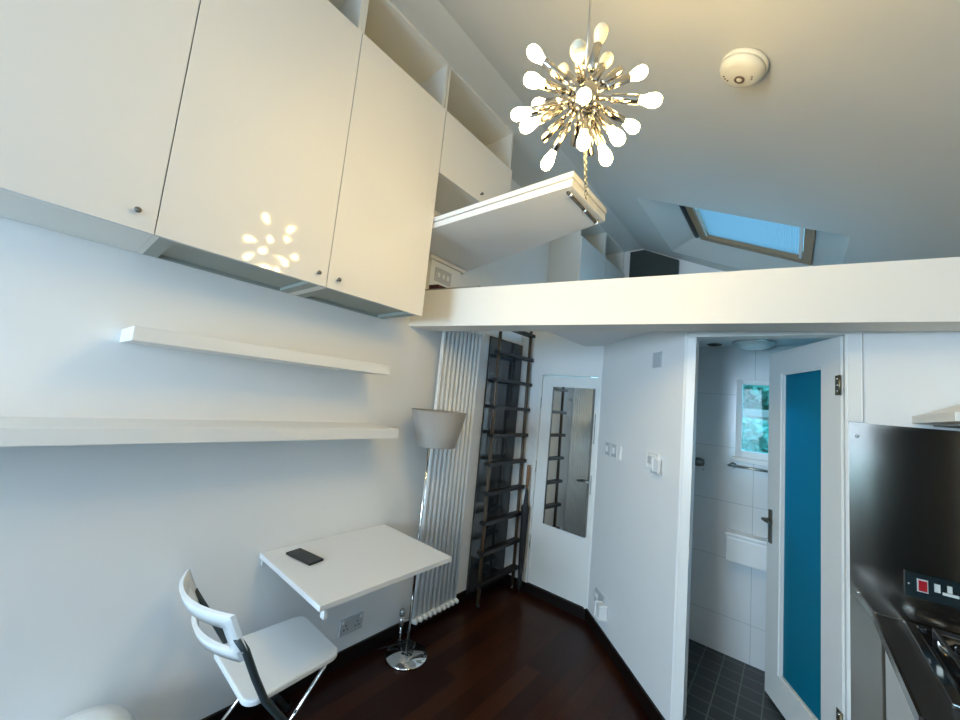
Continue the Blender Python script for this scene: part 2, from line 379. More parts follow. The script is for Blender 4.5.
struct('wall_bathroom_left', b, 'bathwall', label='pale wall on the left of the bathroom', cat='wall')
b = NB(); box(b, 2.5, 2.56, kw(2.5)+.07, YBW, 0, ZS)
struct('wall_bathroom_right', b, 'bathwall', label='pale bathroom wall behind its open door', cat='wall')
w = thing('window_2', 'small white bathroom window onto trees', 'window', ((BX0+BX1)/2, YBW+.04, BZ0), kind='structure')
b = NB(); f = .032
for x0, x1, z0, z1 in ((BX0, BX0+f, BZ0, BZ1), (BX1-f, BX1, BZ0, BZ1), (BX0+f, BX1-f, BZ0, BZ0+.045), (BX0+f, BX1-f, BZ1-f, BZ1)): box(b, x0, x1, YBW-.012, YBW+.05, z0, z1, .003)
obj('window_frame', b, 'trim', w)
b = NB(); box(b, BX0+f, BX1-f, YBW+.02, YBW+.025, BZ0+.045, BZ1-f); obj('pane', b, 'pane', w)
b = NB(); box(b, BX0-.015, BX1+.01, YBW-.035, YBW+.0, BZ0-.028, BZ0, .003); obj('window_sill', b, 'trim', w)

# door casing of the bathroom
def kp(x, d, z): return Vector((x, kw(x), z))+KN*d
def kbox(bm, x0, x1, z0, z1, d0, d1, bev=0.): obox(bm, kp(x0, d0, z0), KD, KN, (0, 0, 1), (x1-x0)/KD.x, d1-d0, z1-z0, bev)
b = NB(); kbox(b, 1.548, JX0, 0, JZ+.018, 0, .012, .003); kbox(b, JX0-.012, JX0, 0, JZ, -.075, .008, .002)
obj_ = struct('trim_2', b, 'trim', label='white casing on the left of the bathroom doorway', cat='door frame')
b = NB(); kbox(b, JX1, 2.222, 1.662, JZ+.018, 0, .012, .003); kbox(b, JX1, JX1+.012, .0, JZ, -.075, .014, .002)
struct('trim_3', b, 'trim', label='white casing on the right of the bathroom doorway', cat='door frame')
b = NB(); kbox(b, JX0, JX1, JZ-.004, JZ+.018, -.07, .012, .002); struct('trim_4', b, 'trim', label='white head casing over the bathroom doorway', cat='door frame')

# bathroom door leaf, hinged on the right and open inwards
ang = R(117); HP = Vector((2.158, 2.312, 0)); LD = Vector((math.cos(ang), math.sin(ang), 0)); LN = Vector((-LD.y, LD.x, 0))   # LN faces left of the leaf
LN = Vector((LD.y*-1, LD.x, 0))
if LN.dot(Vector((2, 0, 0))-HP) < 0: LN = -LN
LL, LT = .605, .04
def lbox(bm, s0, s1, z0, z1, d0=-LT, d1=0., bev=0.): obox(bm, HP+LD*s0+LN*d0+Vector((0, 0, z0)), LD, LN, (0, 0, 1), s1-s0, d1-d0, z1-z0, bev)
t = thing('door_2', 'white bathroom door with a teal frosted glass panel, standing open', 'door', HP+LD*LL/2+Vector((0, 0, .14)), kind='structure')
GZ0, GZ1, GS0, GS1 = .30, 1.915, .135, LL-.125
b = NB()
for s0, s1, z0, z1 in ((0.004, GS0, .145, 2.045), (GS1, LL, .145, 2.045), (GS0, GS1, .145, GZ0), (GS0, GS1, GZ1, 2.045)): lbox(b, s0, s1, z0, z1)
obj('door_leaf', b, 'trim', t)
b = NB(); lbox(b, GS0-.004, GS1+.004, GZ0-.004, GZ1+.004, -.026, -.018); obj('glass_panel', b, 'frosted', t, 'teal frosted glass panel')
b = NB()
for s0, s1, z0, z1 in ((GS0, GS0+.008, GZ0, GZ1), (GS1-.014, GS1, GZ0, GZ1), (GS0, GS1, GZ0, GZ0+.01), (GS0, GS1, GZ1-.01, GZ1)): lbox(b, s0, s1, z0, z1, -.018, -.006)
obj('glazing_bead', b, 'trim', t)
b = NB(); lbox(b, LL-.055, LL-.03, .95, 1.13, 0, .007, .002)
c = HP+LD*(LL-.042)+Vector((0, 0, 1.075)); tube(b, [c, c+LN*.045], .009); tube(b, [c+LN*.043, c+LN*.047-LD*.02, c+LN*.047-LD*.10], .008)
lbox(b, LL-.055, LL-.03, .95, 1.13, -LT-.007, -LT, .002); c2 = c-LN*LT; tube(b, [c2, c2-LN*.045], .009); tube(b, [c2-LN*.043, c2-LN*.047+LD*.01, c2-LN*.047+LD*.07], .008)
obj('door_handle', b, 'knob', t, 'dark metal lever handle')
for z in (.42, 1.82):
    b = NB(); tube(b, [HP+LD*.0+LN*.006+Vector((0, 0, z-.045)), HP+LN*.006+Vector((0, 0, z+.045))], .006)
    lbox(b, .006, .034, z-.045, z+.045, 0, .003); obj('hinge', b, 'brass', t, 'dark brass butt hinge')
    for k in (-.028, 0, .028):
        b = NB(); p = HP+LD*.02+LN*.003+Vector((0, 0, z+k)); lathe(b, [(0, .0025), (.0045, .002), (.005, 0)], p, LN, 12)
        obj('screw', b, 'chrome', t)

# bathroom fittings
t = thing('toilet_cistern', 'white box cistern on the bathroom wall under the window', 'cistern', (1.78, YBW-.05, .74))
b = NB(); box(b, 1.672, 1.90, YBW-.10, YBW, .735, .885, .008); obj('tank', b, 'plastic', t)
b = NB(); box(b, 1.666, 1.906, YBW-.106, YBW-.001, .886, .91, .006); obj('lid', b, 'plastic', t)
t = thing('towel_rail', 'chrome rail on the bathroom wall under the window sill', 'rail', (1.79, YBW-.03, 1.335))
b = NB(); tube(b, [(1.665, YBW-.055, 1.325), (1.93, YBW-.055, 1.325)], .008); obj('bar', b, 'satin', t)
for x in (1.69, 1.91):
    b = NB(); tube(b, [(x, YBW-.001, 1.325), (x, YBW-.052, 1.325)], .011); lathe(b, [(0, .004), (.02, .004), (.02, 0)], (x, YBW-.001, 1.325), (0, -1, 0)); obj('bracket', b, 'satin', t)
t = thing('shower_valve', 'dark chrome shower valve just inside the bathroom doorway', 'tap', (1.468, 2.98, 1.31))
b = NB(); lathe(b, [(0, .018), (.045, .016), (.055, .0)], (1.456, 2.98, 1.32), (1, 0, 0)); obj('wall_plate', b, 'satin', t)
b = NB(); lathe(b, [(0, .065), (.024, .06), (.03, .03), (.026, .0)], (1.474, 2.98, 1.32), (1, 0, 0)); obj('knob', b, 'knob', t)
b = NB(); tube(b, [(1.53, 2.98, 1.32), (1.53, 2.98, 1.27)], .006); obj('lever', b, 'chrome', t)
t = thing('ceiling_lamp', 'round opal lamp on the bathroom ceiling', 'lamp', (1.80, 2.92, ZS-.04))
b = NB(); lathe(b, [(0, -.045), (.07, -.04), (.10, -.022), (.11, -.006)], (1.80, 2.92, ZS-.002)); obj('diffuser', b, 'lampglass', t)
b = NB(); lathe(b, [(0, 0), (.115, 0), (.115, -.008), (.108, -.010)], (1.80, 2.92, ZS-.001)); obj('rim', b, 'chrome', t)
t = thing('ceiling_vent', 'small dark round vent on the bathroom ceiling', 'vent', (1.575, 2.98, ZS-.01))
b = NB(); lathe(b, [(0, -.004), (.03, -.004), (.04, -.008), (.045, 0), (0, 0)], (1.575, 2.98, ZS-.001)); obj('ring', b, 'knob', t)
b = NB(); lathe(b, [(0, -.006), (.028, -.005), (.028, -.002)], (1.575, 2.98, ZS-.001)); obj('grille', b, 'blackmatte', t)

# garden outside the bathroom window
b = NB(); box(b, -3, 7, 5.0, 16, -.06, -.002); struct('ground', b, 'grass', label='grass behind the house', cat='ground')
b = NB(); box(b, -2, 6, 8.6, 8.85, -.002, 1.77, .01); box(b, -2, 6, 8.55, 8.9, 1.77, 1.91, .01)
obj('garden_wall', b, 'render', None, 'pale garden wall seen through the bathroom window', 'wall')
def tree(x, y, z0, z1, r, label, name='tree', cat='tree', nl=6500, seed=1, trunk=True):
    rnd = random.Random(seed); t = thing(name, label, cat, (x, y, 0))
    b = NB()
    for i in range(nl):
        a, c = rnd.uniform(0, 6.283), rnd.uniform(-1, 1); s = math.sqrt(1-c*c); rr = rnd.uniform(.72, 1.0)*(1+.18*math.sin(5*a+9*c))
        p = Vector((x+r*s*math.cos(a)*rr, y+r*.6*s*math.sin(a)*rr, (z0+z1)/2+(z1-z0)/2*c*rr))
        d = Vector((rnd.uniform(-1, 1), rnd.uniform(-1, 1), rnd.uniform(-1, 1))).normalized(); e = d.orthogonal().normalized(); L = rnd.uniform(.09, .19)*(1 if trunk else .55)
        b.faces.new([b.verts.new(p-e*L*.4), b.verts.new(p-d*L), b.verts.new(p+e*L*.4), b.verts.new(p+d*L)])
    obj('foliage', b, 'leaf', t)
    b = NB(); tube(b, [(x, y, 0), (x+.05, y, z0*.6), (x, y, (z0+z1)/2)], .12 if trunk else .05, 10, .05); obj('trunk', b, 'bark', t)
tree(1.5, 10.6, 1.5, 4.6, 2.0, 'leafy tree filling the upper half of the bathroom window', seed=3)
tree(1.5, 6.9, .05, 1.58, .9, 'rounded green shrub in front of the garden wall', 'shrub', 'shrub', 9000, 5, False)

# ------------------------------------------------------------------ wall cabinets
DC, ZC, ZCT, ZTOP = .368, 2.0408, 3.324, 3.643
TH = .018
def cabinet(y0, y1, z0, zdt, label, knob=None, under=False, name='wall_cabinet', cat='cabinet', group='white cabinets along the left wall'):
    t = thing(name, label, cat, (DC/2, (y0+y1)/2, z0), group)
    b = NB(); xf = DC-.02
    box(b, .002, xf, y0+.0005, y0+TH, z0, ZTOP); box(b, .002, xf, y1-TH, y1-.0005, z0, ZTOP)
    box(b, .002, xf, y0+TH, y1-TH, ZTOP-TH, ZTOP); box(b, .002, .012, y0+TH, y1-TH, z0, ZTOP-TH)
    box(b, .012, xf, y0+TH, y1-TH, zdt-.03, zdt-.012)
    if not under: box(b, .012, xf, y0+TH, y1-TH, z0, z0+TH)
    obj('carcass', b, 'carcass', t)
    b = NB(); box(b, .0125, .016, y0+TH, y1-TH, zdt-.01, ZTOP-TH-.002); obj('back_panel', b, 'olive', t, 'back panel with warm shade in its olive colour')
    if under:
        b = NB(); box(b, .012, xf-.001, y0+TH, y1-TH, z0+.016, z0+.024); obj('bottom_panel', b, 'under', t, 'recessed grey bottom panel')
        b = NB()
        for q in ((xf-.018, xf, y0+TH, y1-TH), (.002, .02, y0+TH, y1-TH), (.02, xf-.018, y0+TH, y0+TH+.045), (.02, xf-.018, y1-TH-.045, y1-TH)): box(b, *q, z0+.0005, z0+.016)
        obj('bottom_rail', b, 'under', t)
    g = .0016
    b = NB(); box(b, xf+.001, DC, y0+g, y1-g, z0-.004, zdt, .0012); d = obj('door', b, 'gloss', t)
    if knob:
        b = NB(); lathe(b, [(0, .024), (.007, .0235), (.0095, .019), (.0085, .015), (.0045, .011), (.0045, 0)], (DC, knob[0], knob[1]), (1, 0, 0), 20); obj('knob', b, 'knob', d, 'pewter knob')
    return t
cabinet(-.415, .186, ZC, ZCT, 'white wall cabinet with a smooth pale underside, farthest from the loft', (.135, 2.094))
cabinet(.186, .785, ZC, ZCT, 'middle white wall cabinet, chandelier mirrored in its door', (.738, 2.087), True)
cabinet(.785, 1.364, ZC, ZCT, 'tall white wall cabinet nearest the loft beam', (.834, 2.084), True)
cabinet(1.368, 2.07, 2.925, ZCT, 'short white wall cabinet hung above the fold-out board', (1.745, 2.972))
cabinet(3.30, 3.94, 2.30, ZCT, 'white loft cabinet with a grey side panel, behind the fold-out board', None)
cabinet(3.944, 4.55, 2.30, ZCT, 'white loft cabinet against the gable wall', None)

# fold-out board
t = thing('fold_out_board', 'thick white board sticking out over the loft beam', 'board', (.57, 1.6, 2.577))
bz = 2.577
b = NB(); prism(b, [(.002, 1.372, bz), (1.236, 1.398, bz), (1.240, 1.77, bz), (.002, 2.045, bz)], (0, 0, .034)); obj('lower_leaf', b, 'laminate', t)
b = NB(); prism(b, [(.002, 1.368, bz+.037), (1.244, 1.388, bz+.037), (1.248, 1.765, bz+.037), (.002, 2.035, bz+.037)], (0, 0, .026)); obj('upper_leaf', b, 'laminate', t)
b = NB(); box(b, 1.196, 1.208, 1.425, 1.74, bz-.012, bz-.001); obj('locking_bar', b, 'knob', t, 'dark metal bar under the free end')
for y in (1.43, 1.585, 1.73):
    b = NB(); tube(b, [(1.202, y, bz-.012), (1.202, y, bz-.026), (1.219, y, bz-.026), (1.221, y, bz-.002)], .005, 10); obj('hook', b, 'chrome', t)

# two floating shelves
b = NB(); box(b, .001, .30, -1.2, 1.345, 1.339, 1.391, .002)
obj('floating_shelf', b, 'shelf', None, 'long lower white floating shelf running off the left edge', 'shelf', 'floating shelves on the left wall')
b = NB(); box(b, .001, .30, .19, 1.24, 1.683, 1.733, .002)
obj('floating_shelf', b, 'shelf', None, 'shorter upper white floating shelf under the cabinets', 'shelf', 'floating shelves on the left wall')

# fuse box beside the beam and grey mat
t = thing('fuse_box', 'small white box with a cream lid on the wall under the fold-out board', 'box', (.05, 1.76, 2.31))
b = NB(); box(b, .001, .05, 1.66, 1.96, 2.312, 2.542, .004); obj('body', b, 'plastic', t)
b = NB(); box(b, .001, .062, 1.64, 2.0, 2.544, 2.572, .003); obj('lid', b, 'beam', t)
b = NB(); box(b, .051, .055, 1.70, 1.86, 2.40, 2.50, .001); obj('cover_plate', b, 'greyplate', t)
for k in range(3):
    b = NB(); box(b, .0555, .060, 1.72+k*.045, 1.745+k*.045, 2.43, 2.465, .002); obj('switch', b, 'plastic', t)
b = NB(); prism(b, [(.02, bw(.02)+.012, ZBT+.001), (.49, bw(.49)+.012, ZBT+.001), (.49, bw(.49)+.15, ZBT+.001), (.02, bw(.02)+.15, ZBT+.001)], (0, 0, .012))
obj('folded_mat', b, 'mat', None, 'thin grey mat lying on the left end of the loft beam', 'mat')
b = NB(); prism(b, [(.108, bw(.108)+.02, ZBT+.0145), (.18, bw(.18)+.02, ZBT+.0145), (.18, bw(.18)+.12, ZBT+.0145), (.108, bw(.108)+.12, ZBT+.0145)], (0, 0, .03))
obj('folded_cloth', b, 'maroon', None, 'dark maroon folded cloth on the grey mat', 'cloth')
# flat dark sheet painting the shade of an opening in the gable wall
b = NB(); prism(b, [(.43, YF-.05, ZBT), (.98, YF-.05, ZBT), (.98, YF-.05, cz(.98)-.03), (.60, YF-.05, cz(.6)-.02), (.43, YF-.05, cz(.6)-.02)], (0, .048, 0))
obj('dark_opening_sheet', b, 'dark_niche', None, 'flat dark sheet in place of a shaded opening beside the loft cabinet', 'dark opening')

# ------------------------------------------------------------------ chandelier
HUB = Vector((1.503, .934, 2.531))
ch = thing('chandelier', 'chrome sputnik chandelier hanging in front of the cabinets', 'chandelier', HUB)
b = NB(); lathe(b, [(0, -.045)]+[(.045*math.sin(R(a)), -.045*math.cos(R(a))) for a in range(15, 180, 15)]+[(0, .045)], HUB); obj('hub', b, 'lampchrome', ch)
b = NB(); tube(b, [HUB+Vector((0, 0, .045)), Vector((HUB.x, HUB.y, cz(HUB.x)-.03))], .004, 10); obj('cord', b, 'satin', ch)
b = NB(); lathe(b, [(0, 0), (.05, .0), (.055, .03), (.055, .055)], (HUB.x, HUB.y, cz(HUB.x)-.05)); obj('canopy', b, 'chrome', ch)
b = NB(); z = HUB.z-.05; k = 0
while z > 2.20:
    a = 0 if k % 2 else math.pi/2
    d = Vector((math.cos(a), math.sin(a), 0)); p = HUB.copy(); p.z = z; p.x += .028*(HUB.z-z)/.3; 
    tube(b, [p+d*.0035+Vector((0, 0, .007)), p+d*.0035-Vector((0, 0, .007)), p-d*.0035-Vector((0, 0, .007)), p-d*.0035+Vector((0, 0, .007)), p+d*.0035+Vector((0, 0, .007))], .0014, 6)
    z -= .0115; k += 1
obj('pull_chain', b, 'darktube', ch)
LIT = [(-.568, -.591, .573), (-.334, -.908, -.253), (-.908, .116, .403), (-.865, -.457, -.207), (-.608, -.546, -.577), (-.657, .163, -.736), (.352, -.67, -.654), (.171, -.237, -.956), (.282, .299, -.912), (.538, .071, -.84), (.443, .893, -.082), (.888, .429, -.166), (.624, .573, .531)]
OFF = [(.35, -.917, -.192), (.212, -.002, .977), (.141, .412, .9), (-.493, .166, .854)]
EMP = [(.467, .504, .727), (-.822, -.031, -.569), (-.066, .587, -.807), (-.35, .90, .25), (-.55, .78, -.25)]
for kind, dirs in (('on', LIT), ('off', OFF), ('none', EMP)):
    for d in dirs:
        d = Vector(d).normalized(); b = NB()
        tube(b, [HUB+d*.040, HUB+d*.085], .0065, 12)
        lathe(b, [(.0065, .078), (.0125, .083), (.0125, .158), (.0112, .160), (.0112, .150), (0, .150)], HUB, d, 20)
        lathe(b, [(.0085, .046), (.0085, .056)], HUB, d, 16)
        arm = obj('arm', b, 'lampchrome', ch)
        if kind != 'none':
            b = NB(); prof = [(.0095, .152), (.011, .162), (.0150, .172), (.0192, .184), (.0206, .195), (.0195, .205), (.0155, .213), (.008, .2185), (0, .220)]
            prof = prof if kind == 'off' else [(r_*(.9 if h_ > .165 else 1), .156+(h_-.152)*.97) for r_, h_ in prof]; lathe(b, prof, HUB, d, 20); obj('bulb', b, 'bulb_on' if kind == 'on' else 'bulb_off', arm, 'lit warm bulb' if kind == 'on' else 'unlit opal bulb')
        else:
            b = NB(); lathe(b, [(0, .156), (.011, .156), (.011, .151)], HUB, d, 16); obj('lamp_socket', b, 'socket_in', arm, 'empty dark socket')

# ------------------------------------------------------------------ smoke alarm
sdx, sdy = 1.84, 1.615; so = Vector((sdx, sdy, cz(sdx)))-sn*.001
t = thing('smoke_alarm', 'round cream smoke alarm on the sloping ceiling', 'smoke alarm', so)
b = NB(); lathe(b, [(0, 0), (.083, 0), (.086, .006), (.086, .018), (0, .018)], so, -sn, 40); obj('base', b, 'cream', t)
b = NB(); lathe(b, [(0, .019), (.083, .019), (.081, .032), (.072, .045), (.056, .052), (0, .053)], so, -sn, 40); obj('cover', b, 'cream', t)
fx = su.copy(); fy = Vector((0, 1, 0))
q = so-sn*.053+fx*.004-fy*(-.012)
b = NB(); lathe(b, [(.019, 0), (.019, .004), (.012, .004), (.012, 0)], q, -sn, 24); obj('button_ring', b, 'brownplastic', t)
b = NB(); lathe(b, [(0, .005), (.0095, .004), (.0118, 0)], q, -sn, 20); obj('test_button', b, 'cream', t)
for dx, dy in ((-.050, .008), (-.042, .018), (-.053, -.006), (.048, .012), (.05, .0)):
    b = NB(); lathe(b, [(0, .0045), (.0035, .003), (.0042, 0)], so-sn*.0505+fx*dx+fy*dy, -sn, 10)
    obj('sounder_hole', b, 'brownplastic', t)

# ------------------------------------------------------------------ radiator
RY0, RY1, RZ0, RZ1 = 1.785, 2.215, .125, 2.105
rd = thing('radiator', 'tall white column radiator on the left wall', 'radiator', (.09, (RY0+RY1)/2, .1))
NC = 10
for i in range(NC):
    y = RY0+.02+(RY1-RY0-.04)*i/(NC-1)
    for x in (.10,):
        b = NB(); tube(b, [(x, y, RZ0), (x, y, RZ1)], .0145, 16); obj('column', b, 'plastic', rd)
    for z in (RZ0, RZ1):
        b = NB()
        tube(b, [(.072, y, z), (.118, y, z)], .0175, 14)
        lathe(b, [(0, -.021), (.014, -.018), (.0165, 0), (.014, .018), (0, .021)], (.118, y, z), (1, 0, 0), 14)
        obj('end_section', b, 'plastic', rd)
for z in (RZ0, RZ1):
    b = NB(); tube(b, [(.09, RY0+.02, z), (.09, RY1-.02, z)], .013, 14); obj('header_pipe', b, 'plastic', rd)
for y in (1.90, 2.12):
    b = NB(); box(b, .001, .085, y-.01, y+.01, 1.68, 1.70); obj('wall_bracket', b, 'plastic', rd)
b = NB(); tube(b, [(.07, 1.735, 0.002), (.07, 1.735, .13)], .0085, 12); lathe(b, [(.013, -.002), (.024, 0), (.022, .006), (.009, .007)], (.07, 1.735, .002)); obj('supply_pipe', b, 'chrome', rd, 'chrome pipe rising from the floor')
b = NB(); tube(b, [(.07, 1.735, .10), (.07, 1.735, .165)], .014, 14); tube(b, [(.07, 1.735, .13), (.08, 1.80, .13)], .009, 12)
lathe(b, [(.010, 0), (.019, .004), (.019, .035), (.014, .042), (0, .043)], (.07, 1.735, .165), (0, 0, 1), 16); obj('valve', b, 'satin', rd, 'satin metal valve')

# ------------------------------------------------------------------ dark glossy panel in the left wall
t = thing('glass_panel', 'tall dark grey glossy panel on the left wall behind the ladder', 'panel', (.01, 2.66, .04))
b = NB(); box(b, .001, .016, 2.443, 2.936, .05, 2.147, .002); obj('sheet', b, 'darkpanel', t)
b = NB(); box(b, .001, .019, 2.443, 2.936, .004, .049); obj('plinth', b, 'skirt', t)

# ------------------------------------------------------------------ loft ladder
LX0, LX1 = .14, .115     # foot and top distance from the wall
lx = lambda z: LX0+(LX1-LX0)*z/2.3
ld = thing('loft_ladder', 'dark wooden ladder leading up through the loft hatch', 'ladder', (.18, 2.58, 0))
YS0, YS1 = 2.435, 2.905
for y, k in ((YS0, 0), (YS1, 0)):
    b = NB(); dy = .03*k
    pts = [(lx(z), y+(dy*max(0, (z-1.3)/1.)), z) for z in (0.001, .6, 1.2, 1.7, 2.28)]
    tube(b, pts, .0145, 12); st = obj('stile', b, 'ladderwood', ld)
    b = NB(); lathe(b, [(0, 0), (.015, .0), (.015, .028), (.0116, .03)], (LX0, y, .001), (0, 0, 1), 14); obj('rubber_foot', b, 'blackmatte', st)
for i in range(10):
    z = .182+i*.2275
    b = NB(); x = lx(z)+.006
    box(b, x-.028, x+.032, YS0-.036, YS1+.022, z-.014, z+.014, .004); obj('rung', b, 'rung', ld)

# ------------------------------------------------------------------ umbrella in the corner
um = thing('umbrella', 'black folded umbrella with wooden handle standing in the door corner', 'umbrella', (.235, 2.88, .0))
a, c = Vector((.236, 2.862, .005)), Vector((.206, 2.905, 1.065)); ax = (c-a).normalized(); L = (c-a).length
b = NB(); prof = [(0, 0), (.004, .0), (.006, .04), (.024, .08), (.018, .13), (.026, .30), (.031, .52), (.034, .66), (.038, .70), (.023, .73), (.016, .80), (.012, .86), (0, .865)]
lathe(b, prof, a, ax, 14); obj('canopy', b, 'blackmatte', um)
b = NB(); tube(b, [a+ax*.80, a+ax*.90], .007, 10); obj('shaft', b, 'knob', um)
b = NB(); lathe(b, [(0, .865), (.012, .868), (.0145, .91), (.0135, 1.0), (.0145, L-.01), (.010, L), (0, L)], a, ax, 14); obj('handle', b, 'handlewood', um, 'warm brown wooden handle')

# ------------------------------------------------------------------ hatch bolt under the loft
t = thing('hatch_latch', 'small dark metal latch at the edge of the ladder hatch', 'latch', (.60, 2.02, ZS-.02))
b = NB(); box(b, .42, .60, 2.0, 2.03, ZS-.004, ZS+.012, .002); obj('bar', b, 'knob', t)
b = NB(); box(b, .56, .625, 1.99, 2.05, ZS-.012, ZS-.004, .002); obj('plate', b, 'cream', t)

# ------------------------------------------------------------------ drop-leaf table
t = thing('wall_table', 'white drop-leaf table fixed to the left wall', 'table', (.30, 1.19, .60))
b = NB(); box(b, .012, .612, .822, 1.551, .733, .756, .003); top = obj('tabletop', b, 'laminate', t)
b = NB(); box(b, .001, .011, .84, 1.53, .69, .75, .001); obj('wall_plate', b, 'laminate', t)
b = NB(); prism(b, [(.015, 1.18, .69), (.40, 1.18, .71), (.40, 1.18, .732), (.015, 1.18, .732)], (0, .018, 0)); obj('support_flap', b, 'laminate', t)
b = NB(); box(b, .572, .60, .85, .868, .69, .732, .004); obj('catch', b, 'laminate', t)
for y in (.95, 1.42):
    b = NB(); tube(b, [(.014, y-.03, .731), (.014, y+.03, .731)], .005, 10); obj('hinge', b, 'satin', t)
# phone
ph = thing('mobile_phone', 'black mobile phone lying on the white table', 'phone', (.185, .95, .757))
pu = Vector((.98, .17, 0)).normalized(); pw = Vector((-.17, .98, 0)).normalized()
o = Vector((.10, .905, .7575))
b = NB(); obox(b, o, pu, pw, (0, 0, 1), .185, .078, .010, .0035); obj('body', b, 'black', ph)
b = NB(); obox(b, o+pu*.004+pw*.004+Vector((0, 0, .0101)), pu, pw, (0, 0, 1), .177, .070, .0006); obj('screen', b, 'screen', ph)

# ------------------------------------------------------------------ folding chair
cr = thing('folding_chair', 'white folding chair with dark steel legs beside the wall table', 'chair', (.32, .80, 0))
sx0, sx1, sy0, sy1 = .125, .515, .64, 1.02
b = NB(); b2 = bmesh.new(); bmesh.ops.create_cube(b2, size=1)
for v in b2.verts: v.co = Vector(((sx0+sx1)/2+v.co.x*(sx1-sx0), (sy0+sy1)/2+v.co.y*(sy1-sy0), .4385+v.co.z*.024))
ve = [e for e in b2.edges if abs(e.verts[0].co.z-e.verts[1].co.z) > .01]
bmesh.ops.bevel(b2, geom=ve, offset=.05, segments=6, affect='EDGES', profile=.5)
bmesh.ops.bevel(b2, geom=[e for e in b2.edges if abs(e.verts[0].co.z-e.verts[1].co.z) < .001 and len(e.link_faces) == 2 and abs(e.link_faces[0].normal.z-e.link_faces[1].normal.z) > .5], offset=.007, segments=3, affect='EDGES', profile=.5)
for v in b2.verts:
    k = (v.co.y-sy0)/(sy1-sy0); v.co.x += (v.co.x-.32)*(.05*(1-k)-.06*k); v.co.z += .010*k
merge(b, b2); obj('seat', b, 'plastic', cr)
# backrest: curved yoke with an opening
NX, NZ = 22, 8
zt = [.618, .638, .658, .680, .702, .724, .745, .772, .797]
def yoke(u, z, d):
    x = .33+(u-.5)*.445; s = (2*u-1)
    y = .600-(z-.655)*.42-.068*(1-s*s)-.030*(1-u)
    nrm = Vector((.22*s, .92, .38)).normalized()
    zz = z
    return Vector((x, y, zz))+nrm*d
b = NB(); G = {}
def keep(i, j):
    u = (i+.5)/NX; zc = (zt[j]+zt[j+1])/2
    if .11 < u < .89 and .658 < zc < .745: return False
    if zc < .658 and not .05 < u < .95: return False
    return True
for side, d in ((0, -.007), (1, .007)):
    for i in range(NX+1):
        for j in range(NZ+1): G[side, i, j] = b.verts.new(yoke(i/NX, zt[j], d))
K = {(i, j) for i in range(NX) for j in range(NZ) if keep(i, j)}
for (i, j) in K:
    for s in (0, 1):
        q = [G[s, i, j], G[s, i+1, j], G[s, i+1, j+1], G[s, i, j+1]]; f = b.faces.new(q if s == 0 else q[::-1]); f.smooth = True
    for di, dj, e in ((-1, 0, ((i, j), (i, j+1))), (1, 0, ((i+1, j+1), (i+1, j))), (0, -1, ((i+1, j), (i, j))), (0, 1, ((i, j+1), (i+1, j+1)))):
        if (i+di, j+dj) not in K:
            (a1, c1), (a2, c2) = e; b.faces.new([G[0, a1, c1], G[1, a1, c1], G[1, a2, c2], G[0, a2, c2]])
bmesh.ops.delete(b, geom=[v for v in b.verts if not v.link_faces], context='VERTS'); bmesh.ops.recalc_face_normals(b, faces=b.faces[:])
obj('backrest', b, 'plastic', cr)
for x, k in ((.118, -1), (.542, 1)):
    b = NB(); tube(b, [(x, .570-.014*(1-k), .71), (x, .604-.015*(1-k), .655), (x, .648-.005*(1-k), .55), (x, .695, .45), (x, .775, .34), (x+k*.004, .90, .17), (x+k*.01, 1.02, .012)], .0125, 12)
    lg = obj('front_leg', b, 'darktube', cr, 'dark grey tube running from backrest to front foot')
    b = NB(); lathe(b, [(0, -.002), (.016, 0), (.016, .02), (.0126, .03)], (x+k*.01, 1.02, .003), (0, 0, 1), 12); obj('rubber_foot', b, 'blackmatte', lg)
for x in (.150, .49):
    b = NB(); tube(b, [(x, .955, .432), (x, .94, .405), (x, .75, .18), (x, .60, .012)], .0085, 12); lg = obj('rear_leg', b, 'chrome', cr, 'chrome tube leg crossing the dark one')
    b = NB(); lathe(b, [(0, -.002), (.012, 0), (.012, .02), (.0086, .025)], (x, .60, .003), (0, 0, 1), 12); obj('rubber_foot', b, 'blackmatte', lg)
b = NB(); tube(b, [(.118, .78, .335), (.542, .78, .335)], .007, 10); obj('stretcher', b, 'darktube', cr)

# white bin at the bottom edge
t = thing('pedal_bin', 'white round-topped bin by the wall at the bottom left edge', 'bin', (.19, .27, 0))
b = NB(); lathe(b, [(0, 0.002), (.10, .002), (.125, .03), (.130, .33), (0, .33)], (.19, .27, 0), (0, 0, 1), 36); obj('body', b, 'plastic', t)
b = NB(); lathe(b, [(.132, .332), (.132, .35), (.11, .378), (.06, .392), (0, .396)], (.19, .27, 0), (0, 0, 1), 36); obj('lid', b, 'plastic', t)

# ------------------------------------------------------------------ floor lamp
LPX, LPY = .195, 1.69
fl = thing('floor_lamp', 'chrome floor lamp with taupe drum shade in front of the radiator', 'lamp', (LPX, LPY, 0))
b = NB(); lathe(b, [(0, .001), (.125, .001), (.13, .006), (.125, .016), (.03, .022), (.012, .03), (0, .03)], (LPX, LPY, 0), (0, 0, 1), 40); obj('base', b, 'chrome', fl)
b = NB(); tube(b, [(LPX, LPY, .02), (LPX, LPY, 1.36)], .0095, 14); obj('pole', b, 'chrome', fl)
b = NB(); sh = (LPX+.06, LPY, 0)
lathe(b, [(.125, 1.278), (.177, 1.50), (.173, 1.50), (.121, 1.278)], sh, (0, 0, 1), 48); obj('lamp_shade', b, 'shade', fl, 'tapered taupe fabric shade, wider at the top')
b = NB(); tube(b, [(LPX, LPY, 1.35), (LPX+.06, LPY, 1.40), (LPX+.06, LPY, 1.44)], .006, 10)
